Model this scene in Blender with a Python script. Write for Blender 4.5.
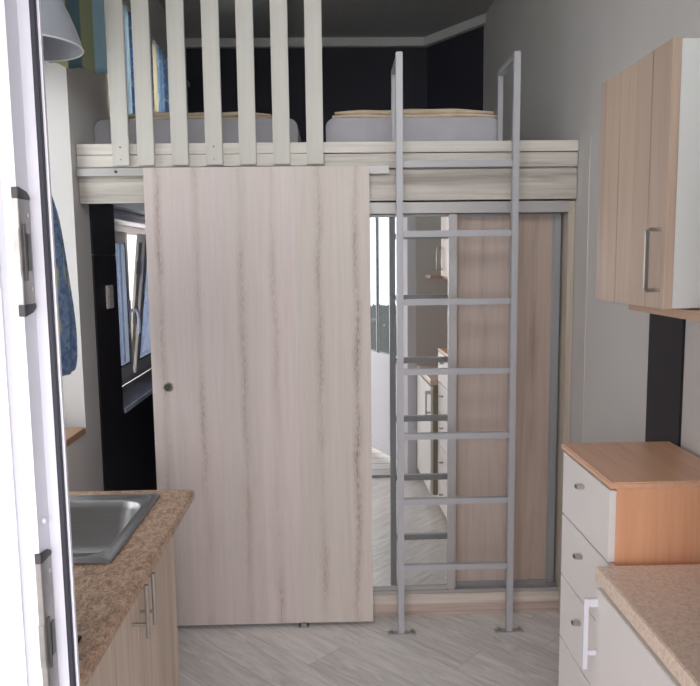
import bpy, bmesh, math, random
from mathutils import Vector, Matrix
for o in list(bpy.data.objects): bpy.data.objects.remove(o)
S = bpy.context.scene
COL = S.collection
random.seed(4)

# ------------------------------------------------------------------ camera
F_PX = 728.87
PITCH, ROLL, YAW = -0.11619, 0.01191, -0.02247
CAM_H = 1.65
cam_d = bpy.data.cameras.new('camera')
cam_d.sensor_fit = 'HORIZONTAL'; cam_d.sensor_width = 36.0
cam_d.lens = 36.0 * F_PX / 700.0
cam_d.clip_start = 0.02
cam = bpy.data.objects.new('camera', cam_d); COL.objects.link(cam)
cam.matrix_world = (Matrix.Translation((0, 0, CAM_H)) @ Matrix.Rotation(YAW, 4, 'Z') @
                    Matrix.Rotation(math.pi / 2 + PITCH, 4, 'X') @ Matrix.Rotation(-ROLL, 4, 'Z'))
S.camera = cam

# ------------------------------------------------------------------ world, light, exposure
SKY_BASE, SKY_GLOW = .60, 2.5
w = bpy.data.worlds.new('overcast_sky'); S.world = w; w.use_nodes = True
nt = w.node_tree; nt.nodes.clear()
tc = nt.nodes.new('ShaderNodeTexCoord')
nz = nt.nodes.new('ShaderNodeTexNoise'); nz.inputs['Scale'].default_value = 5.0; nz.inputs['Detail'].default_value = 5
cr = nt.nodes.new('ShaderNodeValToRGB')
cr.color_ramp.elements[0].position = .35; cr.color_ramp.elements[0].color = (.92, .885, .93, 1)
cr.color_ramp.elements[1].position = .65; cr.color_ramp.elements[1].color = (1, .96, .975, 1)
bg = nt.nodes.new('ShaderNodeBackground'); bg.inputs['Strength'].default_value = 1.0
ow = nt.nodes.new('ShaderNodeOutputWorld')
nt.links.new(tc.outputs['Generated'], nz.inputs['Vector'])
nt.links.new(nz.outputs['Fac'], cr.inputs['Fac'])
nt.links.new(cr.outputs['Color'], bg.inputs['Color'])
sp_ = nt.nodes.new('ShaderNodeSeparateXYZ'); nt.links.new(tc.outputs['Generated'], sp_.inputs[0])
def wm(op, a_, b_):
    x = nt.nodes.new('ShaderNodeMath'); x.operation = op
    for k_, v_ in enumerate((a_, b_)):
        if isinstance(v_, (int, float)): x.inputs[k_].default_value = v_
        else: nt.links.new(v_, x.inputs[k_])
    return x.outputs[0]
# overcast, with a glow added in the -Y sky (behind the viewer) to brighten the interior
glow = wm('POWER', wm('MAXIMUM', wm('MULTIPLY', sp_.outputs[1], -1.), 0.), 6.)
nt.links.new(wm('ADD', wm('MULTIPLY', glow, SKY_GLOW), SKY_BASE), bg.inputs['Strength'])
nt.links.new(bg.outputs[0], ow.inputs['Surface'])

def portal(name, loc, rot, sx, sy):
    """light portal in an opening: only guides the sampling of the sky's light"""
    l = bpy.data.lights.new(name, 'AREA'); l.shape = 'RECTANGLE'; l.size = sx; l.size_y = sy
    l.cycles.is_portal = True
    o = bpy.data.objects.new(name, l); COL.objects.link(o); o.location = loc; o.rotation_euler = rot
portal('doorway_portal', (.093, .955, 1.03), (math.pi / 2, 0, 0), 1.05, 2.08)          # -> +Y
portal('kitchen_window_portal', (-1.42, 2.5, 1.70), (0, -math.pi / 2, 0), 1.5, 1.2)   # -> +X
portal('passage_window_portal', (-1.42, 4.45, 1.38), (0, -math.pi / 2, 0), 1.0, 1.5)

def daylight(name, loc, rot, sx, sy, e, col=(1., .965, .965)):
    """bright sky in front of a window, as an area light just outside its glass"""
    l = bpy.data.lights.new(name, 'AREA'); l.shape = 'RECTANGLE'; l.size = sx; l.size_y = sy; l.energy = e; l.color = col
    o = bpy.data.objects.new(name, l); COL.objects.link(o); o.location = loc; o.rotation_euler = rot
daylight('added_transom_fill', (.05, .90, 2.86), (math.radians(68), 0, 0), 1.6, .70, 2.7)  # fill light for the upper room, outside the added transom
daylight('kitchen_window_daylight', (-1.60, 2.48, 1.72), (0, -math.pi / 2, 0), 1.4, 1.1, 3.4)
daylight('passage_window_daylight', (-1.70, 4.45, 1.42), (0, -math.pi / 2, 0), .85, 1.4, 7)
daylight('loft_window_daylight', (-1.60, 4.3, 2.62), (0, -math.pi / 2, 0), .6, 1.1, 24)

S.view_settings.view_transform = 'Standard'
S.view_settings.look = 'None'
S.view_settings.gamma = 1
S.view_settings.use_curve_mapping = False
S.view_settings.exposure = 1.56
S.cycles.max_bounces = 12
S.cycles.diffuse_bounces = 8
S.cycles.transparent_max_bounces = 12
S.cycles.sample_clamp_indirect = 4

# ------------------------------------------------------------------ materials
def lin(c):
    return tuple(((v / 255) / 12.92 if v / 255 <= .04045 else (((v / 255) + .055) / 1.055) ** 2.4) for v in c) + (1,)

class N:
    def __init__(s, name):
        s.m = bpy.data.materials.new(name); s.m.use_nodes = True
        s.t = s.m.node_tree; s.t.nodes.clear()
        s.o = s.t.nodes.new('ShaderNodeOutputMaterial')
        s.b = s.t.nodes.new('ShaderNodeBsdfPrincipled')
        s.t.links.new(s.b.outputs[0], s.o.inputs['Surface'])
    def n(s, typ, **kw):
        x = s.t.nodes.new(typ)
        for k, v in kw.items(): setattr(x, k, v)
        return x
    def l(s, a, b): s.t.links.new(a, b)
    def val(s, sock, v):
        if isinstance(v, (int, float)): sock.default_value = v
        else: s.l(v, sock)
    def math(s, op, a, b=0.0, c=None):
        x = s.n('ShaderNodeMath', operation=op)
        s.val(x.inputs[0], a); s.val(x.inputs[1], b)
        if c is not None: s.val(x.inputs[2], c)
        return x.outputs[0]
    def mix(s, fac, a, b, blend='MIX'):
        x = s.n('ShaderNodeMix', data_type='RGBA', blend_type=blend)
        s.val(x.inputs[0], fac)
        for sock, v in ((x.inputs[6], a), (x.inputs[7], b)):
            if isinstance(v, tuple): sock.default_value = v
            else: s.l(v, sock)
        return x.outputs[2]
    def coords(s):
        t = s.n('ShaderNodeTexCoord'); sp = s.n('ShaderNodeSeparateXYZ'); s.l(t.outputs['Object'], sp.inputs[0])
        return sp.outputs
    def vec(s, a, b, c):
        x = s.n('ShaderNodeCombineXYZ')
        for i, v in enumerate((a, b, c)): s.val(x.inputs[i], v)
        return x.outputs[0]
    def noise(s, v, scale=1., detail=3., rough=.5, dist=0.):
        x = s.n('ShaderNodeTexNoise'); s.l(v, x.inputs['Vector'])
        x.inputs['Scale'].default_value = scale; x.inputs['Detail'].default_value = detail
        x.inputs['Roughness'].default_value = rough; x.inputs['Distortion'].default_value = dist
        return x.outputs['Fac']
    def ramp(s, f, stops, interp='LINEAR'):
        x = s.n('ShaderNodeValToRGB'); s.l(f, x.inputs[0]); r = x.color_ramp; r.interpolation = interp
        while len(r.elements) < len(stops): r.elements.new(.5)
        for e, (p, c) in zip(r.elements, stops): e.position = p; e.color = c
        return x.outputs[0]
    def rng(s, v, a, b, c=0., d=1.):
        x = s.n('ShaderNodeMapRange'); s.val(x.inputs[0], v)
        for i, k in enumerate((a, b, c, d)): x.inputs[i + 1].default_value = k
        return x.outputs[0]
    def bump(s, h, strength=.1, dist=.002):
        x = s.n('ShaderNodeBump'); x.inputs['Strength'].default_value = strength; x.inputs['Distance'].default_value = dist
        s.l(h, x.inputs['Height']); s.l(x.outputs[0], s.b.inputs['Normal'])
    def fin(s, col, rough=.5, metal=0., spec=.5):
        if isinstance(col, tuple): s.b.inputs['Base Color'].default_value = col
        else: s.l(col, s.b.inputs['Base Color'])
        s.b.inputs['Roughness'].default_value = rough; s.b.inputs['Metallic'].default_value = metal
        s.b.inputs['Specular IOR Level'].default_value = spec
        return s.m

def plain(name, c, rough=.5, metal=0., var=.04, scale=6., bump=0., spec=.5):
    """painted or moulded surface with a little unevenness of its own"""
    s = N(name); t = s.n('ShaderNodeTexCoord')
    f = s.noise(t.outputs['Object'], scale, 4)
    a = tuple(v * (1 - var) for v in lin(c)[:3]) + (1,); b = tuple(min(1, v * (1 + var)) for v in lin(c)[:3]) + (1,)
    col = s.mix(s.rng(f, .3, .7), a, b)
    if bump:
        g = s.noise(t.outputs['Object'], 180., 3); s.bump(g, bump, .001)
    return s.fin(col, rough, metal, spec)

def wood(name, base, dark, along='Z', cross='X', pw=.15, seam=.35, grain=.25, rough=.45, tint=None, phase=0., knots=.5, waves=.012, sw=.10, jit=.5, fleck=0.):
    """printed wood: boards of width pw side by side, long grain, a darker streak at the joints, some knots"""
    s = N(name); c = s.coords(); ax = {'X': c[0], 'Y': c[1], 'Z': c[2]}
    rest = [k for k in 'XYZ' if k not in (along, cross)][0]
    v, u, r = ax[along], s.math('ADD', ax[cross], phase), ax[rest]
    wv = s.noise(s.vec(s.math('MULTIPLY', u, 3.), 0., s.math('MULTIPLY', v, 3.5)), 1., 4, .6)
    u2 = s.math('ADD', u, s.math('MULTIPLY', s.math('SUBTRACT', wv, .5), waves * 2))
    q = s.math('DIVIDE', u2, pw); cell = s.math('FLOOR', q); fr = s.math('FRACT', q)
    wn = s.n('ShaderNodeTexWhiteNoise', noise_dimensions='1D'); s.l(cell, wn.inputs['W'])
    edge = s.math('ABSOLUTE', s.math('SUBTRACT', fr, s.math('ADD', .5 - jit / 2, s.math('MULTIPLY', wn.outputs[0], jit))))
    st = s.rng(edge, 0., sw, 1., 0.)
    brk = s.rng(s.noise(s.vec(s.math('MULTIPLY', u, 6.), 0., s.math('MULTIPLY', v, 2.2)), 1., 3), .40, .62)
    st = s.math('MULTIPLY', s.math('MULTIPLY', s.math('POWER', st, 1.6), s.math('ADD', .45, s.math('MULTIPLY', s.math('FRACT', s.math('MULTIPLY', wn.outputs[0], 7.3)), .55))), s.math('ADD', .25, s.math('MULTIPLY', brk, .75)))
    if fleck:
        fl = s.noise(s.vec(s.math('MULTIPLY', u, 170.), 0., s.math('MULTIPLY', v, 42.)), 1., 3, .6)
        fl2 = s.noise(s.vec(s.math('MULTIPLY', u, 8.), 0., s.math('MULTIPLY', v, 1.7)), 1., 2, .5)
        st = s.math('MULTIPLY', st, s.math('ADD', .42, s.math('MULTIPLY', s.rng(fl, .36, .66), s.rng(fl2, .35, .6, .5, 1.5))))
    g = s.noise(s.vec(s.math('MULTIPLY', u, 60.), s.math('MULTIPLY', r, 60.), s.math('MULTIPLY', s.math('ADD', v, s.math('MULTIPLY', wn.outputs[0], 7.)), 2.2)), 1., 5, .65, .6)
    g2 = s.noise(s.vec(s.math('MULTIPLY', u, 14.), s.math('MULTIPLY', r, 3.), s.math('MULTIPLY', s.math('ADD', v, s.math('MULTIPLY', wn.outputs[0], 9.)), .9)), 1., 3, .5, .8)
    fine = s.noise(s.vec(s.math('MULTIPLY', u, 220.), s.math('MULTIPLY', r, 220.), s.math('MULTIPLY', v, 9.)), 1., 2)
    # knots
    vo = s.n('ShaderNodeTexVoronoi', feature='F1'); s.l(s.vec(s.math('MULTIPLY', u, 5.), 0., s.math('MULTIPLY', v, 1.3)), vo.inputs['Vector']); vo.inputs['Scale'].default_value = 1.
    kn = s.rng(vo.outputs['Distance'], .03, .12, 1., 0.)
    f = s.math('ADD', s.math('MULTIPLY', s.rng(g, .42, .72), grain), s.math('MULTIPLY', s.rng(g2, .45, .75), grain * .8))
    f = s.math('ADD', f, s.math('MULTIPLY', st, seam))
    f = s.math('ADD', f, s.math('MULTIPLY', kn, knots * .5))
    f = s.math('ADD', f, s.math('MULTIPLY', s.math('SUBTRACT', fine, .5), .10))
    col = s.mix(s.math('MINIMUM', s.math('MAXIMUM', f, 0.), 1.), lin(base), lin(dark))
    if tint: col = s.mix(s.math('MULTIPLY', s.math('ROUND', s.math('MULTIPLY', wn.outputs[0], 2.)), .45), col, s.mix(1., col, lin(tint), 'MULTIPLY'))
    s.bump(fine, .06, .001)
    return s.fin(col, rough)

def speckle(name, cols, scale, rough=.4, stretch=(1, 1, 1), dist=.6):
    s = N(name); c = s.coords()
    v = s.vec(*[s.math('MULTIPLY', c[i], float(stretch[i])) for i in range(3)])
    f = s.noise(v, scale, 6, .72, dist); g = s.noise(v, scale * 5, 2, .6)
    h = s.math('ADD', s.math('MULTIPLY', f, .7), s.math('MULTIPLY', g, .3))
    k = len(cols)
    col = s.ramp(h, [(.36 + .28 * i / (k - 1), lin(q)) for i, q in enumerate(cols)])
    return s.fin(col, rough)

M = {}
M['wall'] = plain('white_wall_paint', (204, 201, 199), .85, var=.03, scale=2.5, bump=.15)
M['ceiling'] = plain('ceiling_paint', (176, 175, 174), .9, var=.02, bump=.1)
M['navy'] = plain('navy_wall_paint', (46, 46, 56), .7, var=.10, scale=3., bump=.1)
M['navy_gloss'] = plain('navy_board', (25, 26, 35), .35, var=.08)
M['clad'] = plain('black_brown_cladding', (42, 37, 39), .5, var=.10, scale=4.)
M['trim'] = plain('white_trim_paint', (222, 221, 217), .55, var=.02)
M['cornice'] = plain('cornice_plaster', (205, 205, 203), .8)
M['pvc'] = plain('white_pvc', (224, 224, 232), .28, var=.01)
M['pvc_old'] = plain('grey_white_pvc', (206, 203, 198), .35, var=.04)
M['gasket'] = plain('black_rubber', (38, 38, 50), .6)
M['steel_dull'] = plain('dull_zinc', (150, 148, 145), .38, .75, var=.18, scale=30.)
M['steel_dark'] = plain('dark_zinc', (96, 94, 92), .45, .6, var=.2, scale=40.)
M['blk_plastic'] = plain('black_plastic', (58, 56, 58), .5)
M['ladder'] = plain('silver_grey_powder_coat', (176, 176, 180), .45, .1, var=.02)
M['alu'] = plain('satin_aluminium', (178, 175, 174), .42, .3, var=.02)
M['alu_shade'] = plain('grey_aluminium', (160, 163, 166), .4, .4, var=.02)
M['chrome'] = plain('brushed_nickel', (190, 186, 180), .28, .9, var=.05, scale=40.)
M['white_lac'] = plain('white_lacquer', (238, 234, 232), .4, var=.015)
M['white_side'] = plain('white_melamine', (224, 227, 225), .45, var=.015)
M['raw_side'] = plain('olive_beige_board', (168, 160, 140), .6)
M['baluster'] = wood('white_painted_pine', (208, 205, 198), (186, 182, 174), 'Z', 'X', .4, .1, .35, .6, knots=.5)
M['rail'] = wood('white_painted_rail', (222, 216, 208), (170, 165, 158), 'X', 'Z', .3, .1, .35, .55, knots=.6)
M['beam'] = wood('whitewashed_grey_oak', (205, 199, 190), (132, 122, 114), 'X', 'Z', .16, .25, .55, .5, knots=1.2)
M['door_wood'] = wood('bleached_oak_door', (218, 206, 202), (158, 134, 127), 'Z', 'X', .158, .80, .13, .5, tint=(246, 249, 243), phase=.152, knots=.8, waves=.024, sw=.20, jit=.35, fleck=1.)
M['ward_wood'] = wood('bleached_oak_wardrobe', (190, 174, 165), (128, 110, 102), 'Z', 'X', .17, .6, .22, .5, tint=(240, 236, 228), phase=.1, knots=.6, waves=.02, sw=.18)
M['ward_trim'] = wood('bleached_oak_upright', (196, 186, 172), (150, 136, 124), 'Z', 'X', .4, .1, .4, .5, knots=.3)
M['ward_board'] = wood('bleached_oak_board', (214, 205, 194), (160, 146, 134), 'X', 'Z', .3, .1, .5, .5, knots=.3)
M['plinth_wood'] = wood('bleached_oak_plinth', (196, 178, 168), (142, 124, 114), 'X', 'Z', .3, .1, .5, .5, knots=.3)
M['kitchen_wood'] = wood('light_oak_kitchen_front', (222, 205, 187), (160, 136, 116), 'Z', 'Y', .105, .55, .25, .45, tint=(238, 236, 232), phase=.02, knots=.3, waves=.006)
M['wall_cab_wood'] = wood('warm_oak_wall_cabinet', (200, 178, 160), (132, 106, 90), 'Z', 'Y', .19, 1.7, .22, .45, tint=(236, 236, 240), phase=.189, knots=.9, waves=.003, sw=.034, jit=0.)
M['beech_top'] = wood('beech_laminate_top', (232, 186, 154), (204, 156, 124), 'Y', 'X', .4, .05, .5, .32, knots=0.)
M['beech_side'] = wood('beech_laminate_side', (240, 184, 146), (214, 154, 114), 'Z', 'X', .4, .05, .4, .4, knots=0.)
M['plank'] = wood('pinkish_oak_strip', (196, 164, 142), (160, 128, 108), 'Y', 'Z', .3, .05, .4, .5, knots=0.)
M['sill_wood'] = wood('brown_oak_sill', (184, 148, 120), (136, 100, 76), 'Y', 'X', .12, .2, .5, .45, knots=.2)
M['worktop_left'] = speckle('brown_marbled_worktop', [(120, 88, 72), (170, 138, 114), (204, 172, 146), (222, 198, 174)], 42., .38, (1, .55, 1), 1.4)
M['worktop_right'] = speckle('sand_speckled_worktop', [(198, 170, 150), (226, 202, 184), (238, 218, 202), (246, 230, 218)], 110., .4, (1, 1, 1), .4)
M['mattress'] = plain('grey_white_ticking', (186, 184, 190), .9, var=.05, scale=12., bump=.3)
M['blanket'] = plain('cream_blanket', (212, 194, 172), .95, var=.10, scale=14., bump=.5)
M['shade'] = plain('pale_grey_shade_enamel', (150, 153, 162), .4, var=.02)
M['rim'] = plain('white_shade_rim', (226, 226, 228), .4)
M['socket'] = plain('white_switch_plastic', (214, 206, 200), .35)
M['sill_grey'] = plain('dark_grey_sill_stone', (92, 96, 108), .3, var=.12, scale=5.)
M['tray'] = plain('black_glass', (22, 22, 26), .2)
M['leaf'] = speckle('shrub_leaves', [(26, 56, 48), (48, 92, 74), (86, 128, 100)], 14., .6)
M['bark'] = plain('shrub_stem', (82, 66, 52), .8)
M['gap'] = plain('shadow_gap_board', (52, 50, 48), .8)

s = N('mirror_glass'); M['mirror'] = s.fin((.86, .88, .87, 1), .0, 1.)
s = N('brushed_stainless'); c = s.coords()
f = s.noise(s.vec(s.math('MULTIPLY', c[0], 8.), s.math('MULTIPLY', c[1], 260.), s.math('MULTIPLY', c[2], 260.)), 1., 3)
M['stainless'] = s.fin(s.mix(f, (.34, .34, .34, 1), (.46, .46, .47, 1)), .36, .95)
s.bump(f, .05, .0005)

def glass(name, tint):
    m = bpy.data.materials.new(name); m.use_nodes = True; t = m.node_tree; t.nodes.clear()
    o = t.nodes.new('ShaderNodeOutputMaterial'); mx = t.nodes.new('ShaderNodeMixShader')
    tr = t.nodes.new('ShaderNodeBsdfTransparent'); tr.inputs[0].default_value = tint + (1,)
    gl = t.nodes.new('ShaderNodeBsdfGlossy'); gl.inputs['Roughness'].default_value = .02
    lw = t.nodes.new('ShaderNodeLayerWeight'); pw_ = t.nodes.new('ShaderNodeMath'); pw_.operation = 'POWER'; pw_.inputs[1].default_value = 5.
    ml = t.nodes.new('ShaderNodeMath'); ml.operation = 'MULTIPLY_ADD'; ml.inputs[1].default_value = .8; ml.inputs[2].default_value = .05
    t.links.new(lw.outputs['Facing'], pw_.inputs[0]); t.links.new(pw_.outputs[0], ml.inputs[0])
    t.links.new(ml.outputs[0], mx.inputs[0]); t.links.new(tr.outputs[0], mx.inputs[1]); t.links.new(gl.outputs[0], mx.inputs[2])
    t.links.new(mx.outputs[0], o.inputs[0]); return m
M['glass'] = glass('window_glass', (.93, .96, .95)); M['glass_blue'] = glass('bluish_window_glass', (.42, .48, .58)); M['glass_pale'] = glass('pale_door_glass', (.44, .49, .50))

# floor: pale grey laminate laid diagonally
s = N('grey_oak_laminate_floor'); c = s.coords()
k = 2 ** -.5
al = s.math('MULTIPLY', s.math('SUBTRACT', c[0], c[1]), k)
ac = s.math('MULTIPLY', s.math('ADD', c[0], c[1]), k)
q = s.math('DIVIDE', ac, .19); cell = s.math('FLOOR', q); fr = s.math('FRACT', q)
wn = s.n('ShaderNodeTexWhiteNoise', noise_dimensions='1D'); s.l(cell, wn.inputs['W'])
q2 = s.math('DIVIDE', s.math('ADD', al, s.math('MULTIPLY', wn.outputs[0], 3.)), 1.28)
fr2 = s.math('FRACT', q2)
wn2 = s.n('ShaderNodeTexWhiteNoise', noise_dimensions='2D'); s.l(s.vec(cell, s.math('FLOOR', q2), 0.), wn2.inputs['Vector'])
off = s.math('MULTIPLY', wn2.outputs[0], 11.)
g = s.noise(s.vec(s.math('MULTIPLY', ac, 26.), off, s.math('MULTIPLY', s.math('ADD', al, off), 3.2)), 1., 6, .7, 1.6)
g2 = s.noise(s.vec(s.math('MULTIPLY', ac, 90.), off, s.math('MULTIPLY', al, 9.)), 1., 3, .6)
e = s.math('MINIMUM', s.math('MULTIPLY', s.math('MINIMUM', fr, s.math('SUBTRACT', 1., fr)), .19),
           s.math('MULTIPLY', s.math('MINIMUM', fr2, s.math('SUBTRACT', 1., fr2)), 1.28))
line = s.rng(e, .0, .0028, 1., 0.)
ff = s.math('ADD', s.math('MULTIPLY', s.rng(g, .38, .72), .62), s.math('MULTIPLY', s.math('SUBTRACT', g2, .5), .35))
ff = s.math('ADD', ff, s.math('MULTIPLY', s.math('SUBTRACT', wn2.outputs[0], .5), .22))
col = s.mix(s.math('MINIMUM', s.math('MAXIMUM', ff, 0.), 1.), lin((238, 235, 232)), lin((172, 166, 162)))
col = s.mix(s.math('MULTIPLY', line, .32), col, lin((100, 96, 92)))
s.bump(g, .04, .001)
M['floor'] = s.fin(col, .3)

# striped curtain cloth (stripes run down the cloth)
def cloth(name, ax, pitch, stops, off=0., mottled=0.):
    s = N(name); t = s.n('ShaderNodeAttribute', attribute_name='run')   # length along the cloth
    u = s.math('FRACT', s.math('DIVIDE', s.math('ADD', t.outputs['Fac'], off), pitch))
    tcx = s.n('ShaderNodeTexCoord')
    n_ = s.noise(tcx.outputs['Object'], 26., 4, .6, .8)
    col = s.ramp(u, stops, 'LINEAR')
    if mottled: col = s.mix(s.math('MULTIPLY', s.rng(n_, .5, .66), mottled), col, lin((206, 214, 214)))
    wv = s.noise(tcx.outputs['Object'], 300., 2); s.bump(wv, .2, .001)
    m_ = s.fin(col, .9)
    tl = s.n('ShaderNodeBsdfTranslucent'); s.l(col, tl.inputs[0]); mx = s.n('ShaderNodeMixShader'); mx.inputs[0].default_value = .3
    s.l(s.b.outputs[0], mx.inputs[1]); s.l(tl.outputs[0], mx.inputs[2]); s.l(mx.outputs[0], s.o.inputs['Surface'])
    return m_
M['striped'] = cloth('green_blue_striped_cloth', 'X', .30, [(0, lin((120, 140, 150))), (.04, lin((122, 142, 150))), (.055, lin((162, 160, 126))), (.24, lin((166, 162, 128))), (.255, lin((66, 88, 96))), (.45, lin((72, 94, 102))),
                     (.465, lin((118, 122, 92))), (.62, lin((108, 116, 88))), (.64, lin((120, 146, 160))), (1., lin((132, 156, 168)))])
M['loft_cloth'] = cloth('blue_beige_striped_cloth', 'Y', .56, [(0, lin((220, 212, 190))), (.24, lin((218, 210, 192))), (.28, lin((168, 186, 202))), (.46, lin((140, 164, 190))),
                     (.50, lin((190, 200, 204))), (.60, lin((186, 198, 204))), (.64, lin((96, 122, 156))), (.86, lin((120, 146, 178))), (.9, lin((205, 205, 196)))], mottled=.6)
# blue patterned cloth with yellow-green patches
s = N('blue_patterned_cloth'); t = s.n('ShaderNodeTexCoord'); c = s.coords()
n1 = s.noise(t.outputs['Object'], 30., 4, .6, .8)
vo = s.n('ShaderNodeTexVoronoi'); s.l(t.outputs['Object'], vo.inputs['Vector']); vo.inputs['Scale'].default_value = 22.
col = s.mix(s.rng(n1, .4, .65), lin((84, 112, 154)), lin((132, 156, 188)))
col = s.mix(s.rng(vo.outputs['Distance'], .12, .2, .8, 0.), col, lin((70, 96, 116)))
n2 = s.noise(s.vec(c[0], s.math('MULTIPLY', c[1], 3.), s.math('MULTIPLY', c[2], 1.2)), 3.2, 2)
col = s.mix(s.math('MULTIPLY', s.rng(n2, .56, .62), .8), col, lin((196, 198, 150)))
M['blue_cloth'] = s.fin(col, .9)

# ------------------------------------------------------------------ geometry helpers
def bx(bm, x0, x1, y0, y1, z0, z1, bev=0., seg=2):
    r = bmesh.ops.create_cube(bm, size=1.)
    vs = r['verts']
    for v in vs:
        v.co = Vector((x0 if v.co.x < 0 else x1, y0 if v.co.y < 0 else y1, z0 if v.co.z < 0 else z1))
    if bev > 0:
        es = list({e for v in vs for e in v.link_edges})
        bmesh.ops.bevel(bm, geom=es, offset=bev, segments=seg, affect='EDGES', clamp_overlap=True)
    return bm
def box(*a, **k):
    return bx(bmesh.new(), *a, **k)
def boxes(*ls, bev=0.):
    bm = bmesh.new()
    for b in ls: bx(bm, *b, bev=bev)
    return bm
def prism(bm, pts, axis, a, b):
    """outline pts (2-D) extruded along axis from a to b"""
    def P(p, t):
        if axis == 'X': return (t, p[0], p[1])
        if axis == 'Y': return (p[0], t, p[1])
        return (p[0], p[1], t)
    v0 = [bm.verts.new(P(p, a)) for p in pts]; v1 = [bm.verts.new(P(p, b)) for p in pts]
    bm.faces.new(v0); bm.faces.new(v1[::-1])
    n = len(pts)
    for i in range(n): bm.faces.new((v0[i], v0[(i + 1) % n], v1[(i + 1) % n], v1[i]))
    bmesh.ops.recalc_face_normals(bm, faces=bm.faces)
    return bm
def cyl(bm, p, q, r, n=16, r2=None):
    p, q = Vector(p), Vector(q); d = q - p
    res = bmesh.ops.create_cone(bm, cap_ends=True, segments=n, radius1=r, radius2=r if r2 is None else r2, depth=d.length)
    m = Matrix.Translation((p + q) / 2) @ d.to_track_quat('Z', 'Y').to_matrix().to_4x4()
    bmesh.ops.transform(bm, matrix=m, verts=res['verts'])
    return bm
def tube(bm, pts, r, n=10, square=False):
    """round or square tube swept along pts"""
    pts = [Vector(p) for p in pts]; rings = []
    for i, p in enumerate(pts):
        t = (pts[min(i + 1, len(pts) - 1)] - pts[max(i - 1, 0)]).normalized()
        up = Vector((1, 0, 0)) if abs(t.x) < .9 else Vector((0, 0, 1))
        a = t.cross(up).normalized(); b = t.cross(a).normalized()
        k = 4 if square else n
        rings.append([bm.verts.new(p + (a * math.cos(2 * math.pi * (j + (.5 if square else 0)) / k) + b * math.sin(2 * math.pi * (j + (.5 if square else 0)) / k)) * r * (1.414 if square else 1)) for j in range(k)])
    for A, B in zip(rings, rings[1:]):
        for j in range(len(A)): bm.faces.new((A[j], A[(j + 1) % len(A)], B[(j + 1) % len(A)], B[j]))
    bm.faces.new(rings[0]); bm.faces.new(rings[-1][::-1])
    bmesh.ops.recalc_face_normals(bm, faces=bm.faces)
    return bm
def lathe(bm, prof, c=(0, 0, 0), n=40, close=True):
    rings = []
    for r, z in prof:
        rings.append([bm.verts.new((c[0] + r * math.cos(2 * math.pi * j / n), c[1] + r * math.sin(2 * math.pi * j / n), c[2] + z)) for j in range(n)])
    for A, B in zip(rings, rings[1:]):
        for j in range(n): bm.faces.new((A[j], A[(j + 1) % n], B[(j + 1) % n], B[j]))
    if close:
        for j in range(n): bm.faces.new((rings[-1][j], rings[-1][(j + 1) % n], rings[0][(j + 1) % n], rings[0][j]))
    bmesh.ops.recalc_face_normals(bm, faces=bm.faces)
    return bm

def wpos(o):
    p = Vector((0, 0, 0))
    while o is not None: p += o.location; o = o.parent
    return p
def obj(name, bm, mat, parent=None, origin=None, smooth=False, label=None):
    """link bm (built in room coordinates) as ONE mesh object; the origin sits at its parent's, or at `origin`"""
    me = bpy.data.meshes.new(name)
    base = wpos(parent) if parent is not None else Vector((0, 0, 0))
    org = Vector(origin) if origin is not None else base
    bmesh.ops.translate(bm, vec=-org, verts=bm.verts)
    bm.to_mesh(me); bm.free()
    me.materials.append(M[mat])
    if smooth:
        for p in me.polygons: p.use_smooth = True
    o = bpy.data.objects.new(name, me); COL.objects.link(o)
    o.parent = parent; o.location = org - base
    if smooth:
        md = o.modifiers.new('edges', 'EDGE_SPLIT'); md.split_angle = math.radians(40)
    if label: o['label'] = label
    return o
def thing(name, label, cat, loc=(0, 0, 0), group=None):
    o = bpy.data.objects.new(name, None); COL.objects.link(o); o.location = loc; o.empty_display_size = .1
    o['label'] = label; o['category'] = cat
    if group: o['group'] = group
    return o
def tag(o, label, cat, group=None):
    o['label'] = label; o['category'] = cat
    if group: o['group'] = group
    return o
def struct(name, bm, mat, label, cat, parent=None, **k):
    o = obj(name, bm, mat, parent, **k)
    if parent is None: o['kind'] = 'structure'; o['label'] = label; o['category'] = cat
    return o

# ------------------------------------------------------------------ room
XL, XR = -1.075, 1.062            # faces of the side walls
YF, YB = 1.10, 5.712             # inner face of the doorway wall, back wall of the loft
ZC = 3.285
struct('floor', box(XL - .3, XR + .2, .97, YB + .15, -.08, 0), 'floor', 'pale grey oak laminate floor laid diagonally', 'floor')
struct('ceiling', box(XL - .3, XR + .2, .98, YB + .35, ZC, ZC + .12), 'ceiling', 'plain grey-white ceiling high above the sleeping loft', 'ceiling')
# left wall with the kitchen window niche and the passage window
bm = bmesh.new()
for b in [(.98, 1.85, 0, ZC), (1.85, 3.11, 0, .915), (1.85, 3.11, 2.453, ZC), (3.11, 3.645, 0, ZC), (3.645, 5.25, 0, .875), (3.645, 5.25, 1.93, 2.33), (3.645, 3.75, 2.33, 2.90), (4.87, 5.25, 2.33, 2.90), (3.645, 5.25, 2.90, ZC), (5.25, YB + .15, 0, ZC)]:
    bx(bm, XL - .3, XL, b[0], b[1], b[2], b[3])
struct('wall_left', bm, 'wall', 'white painted left wall with a window niche above the sink worktop', 'wall')
struct('wall_right', box(XR, XR + .2, .98, YB + .15, 0, ZC), 'wall', 'plain white painted right wall behind the cabinets', 'wall')
struct('wall_back', prism(bmesh.new(), [(XL, YB), (.737, YB), (XR, 5.20), (XR, YB + .15), (XL, YB + .15)], 'Z', 0, ZC), 'navy', 'navy blue back wall of the sleeping loft with an angled corner', 'wall')
# wall with the entrance doorway
DX0, DX1, DZ = -.51, .66, 2.12

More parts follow.
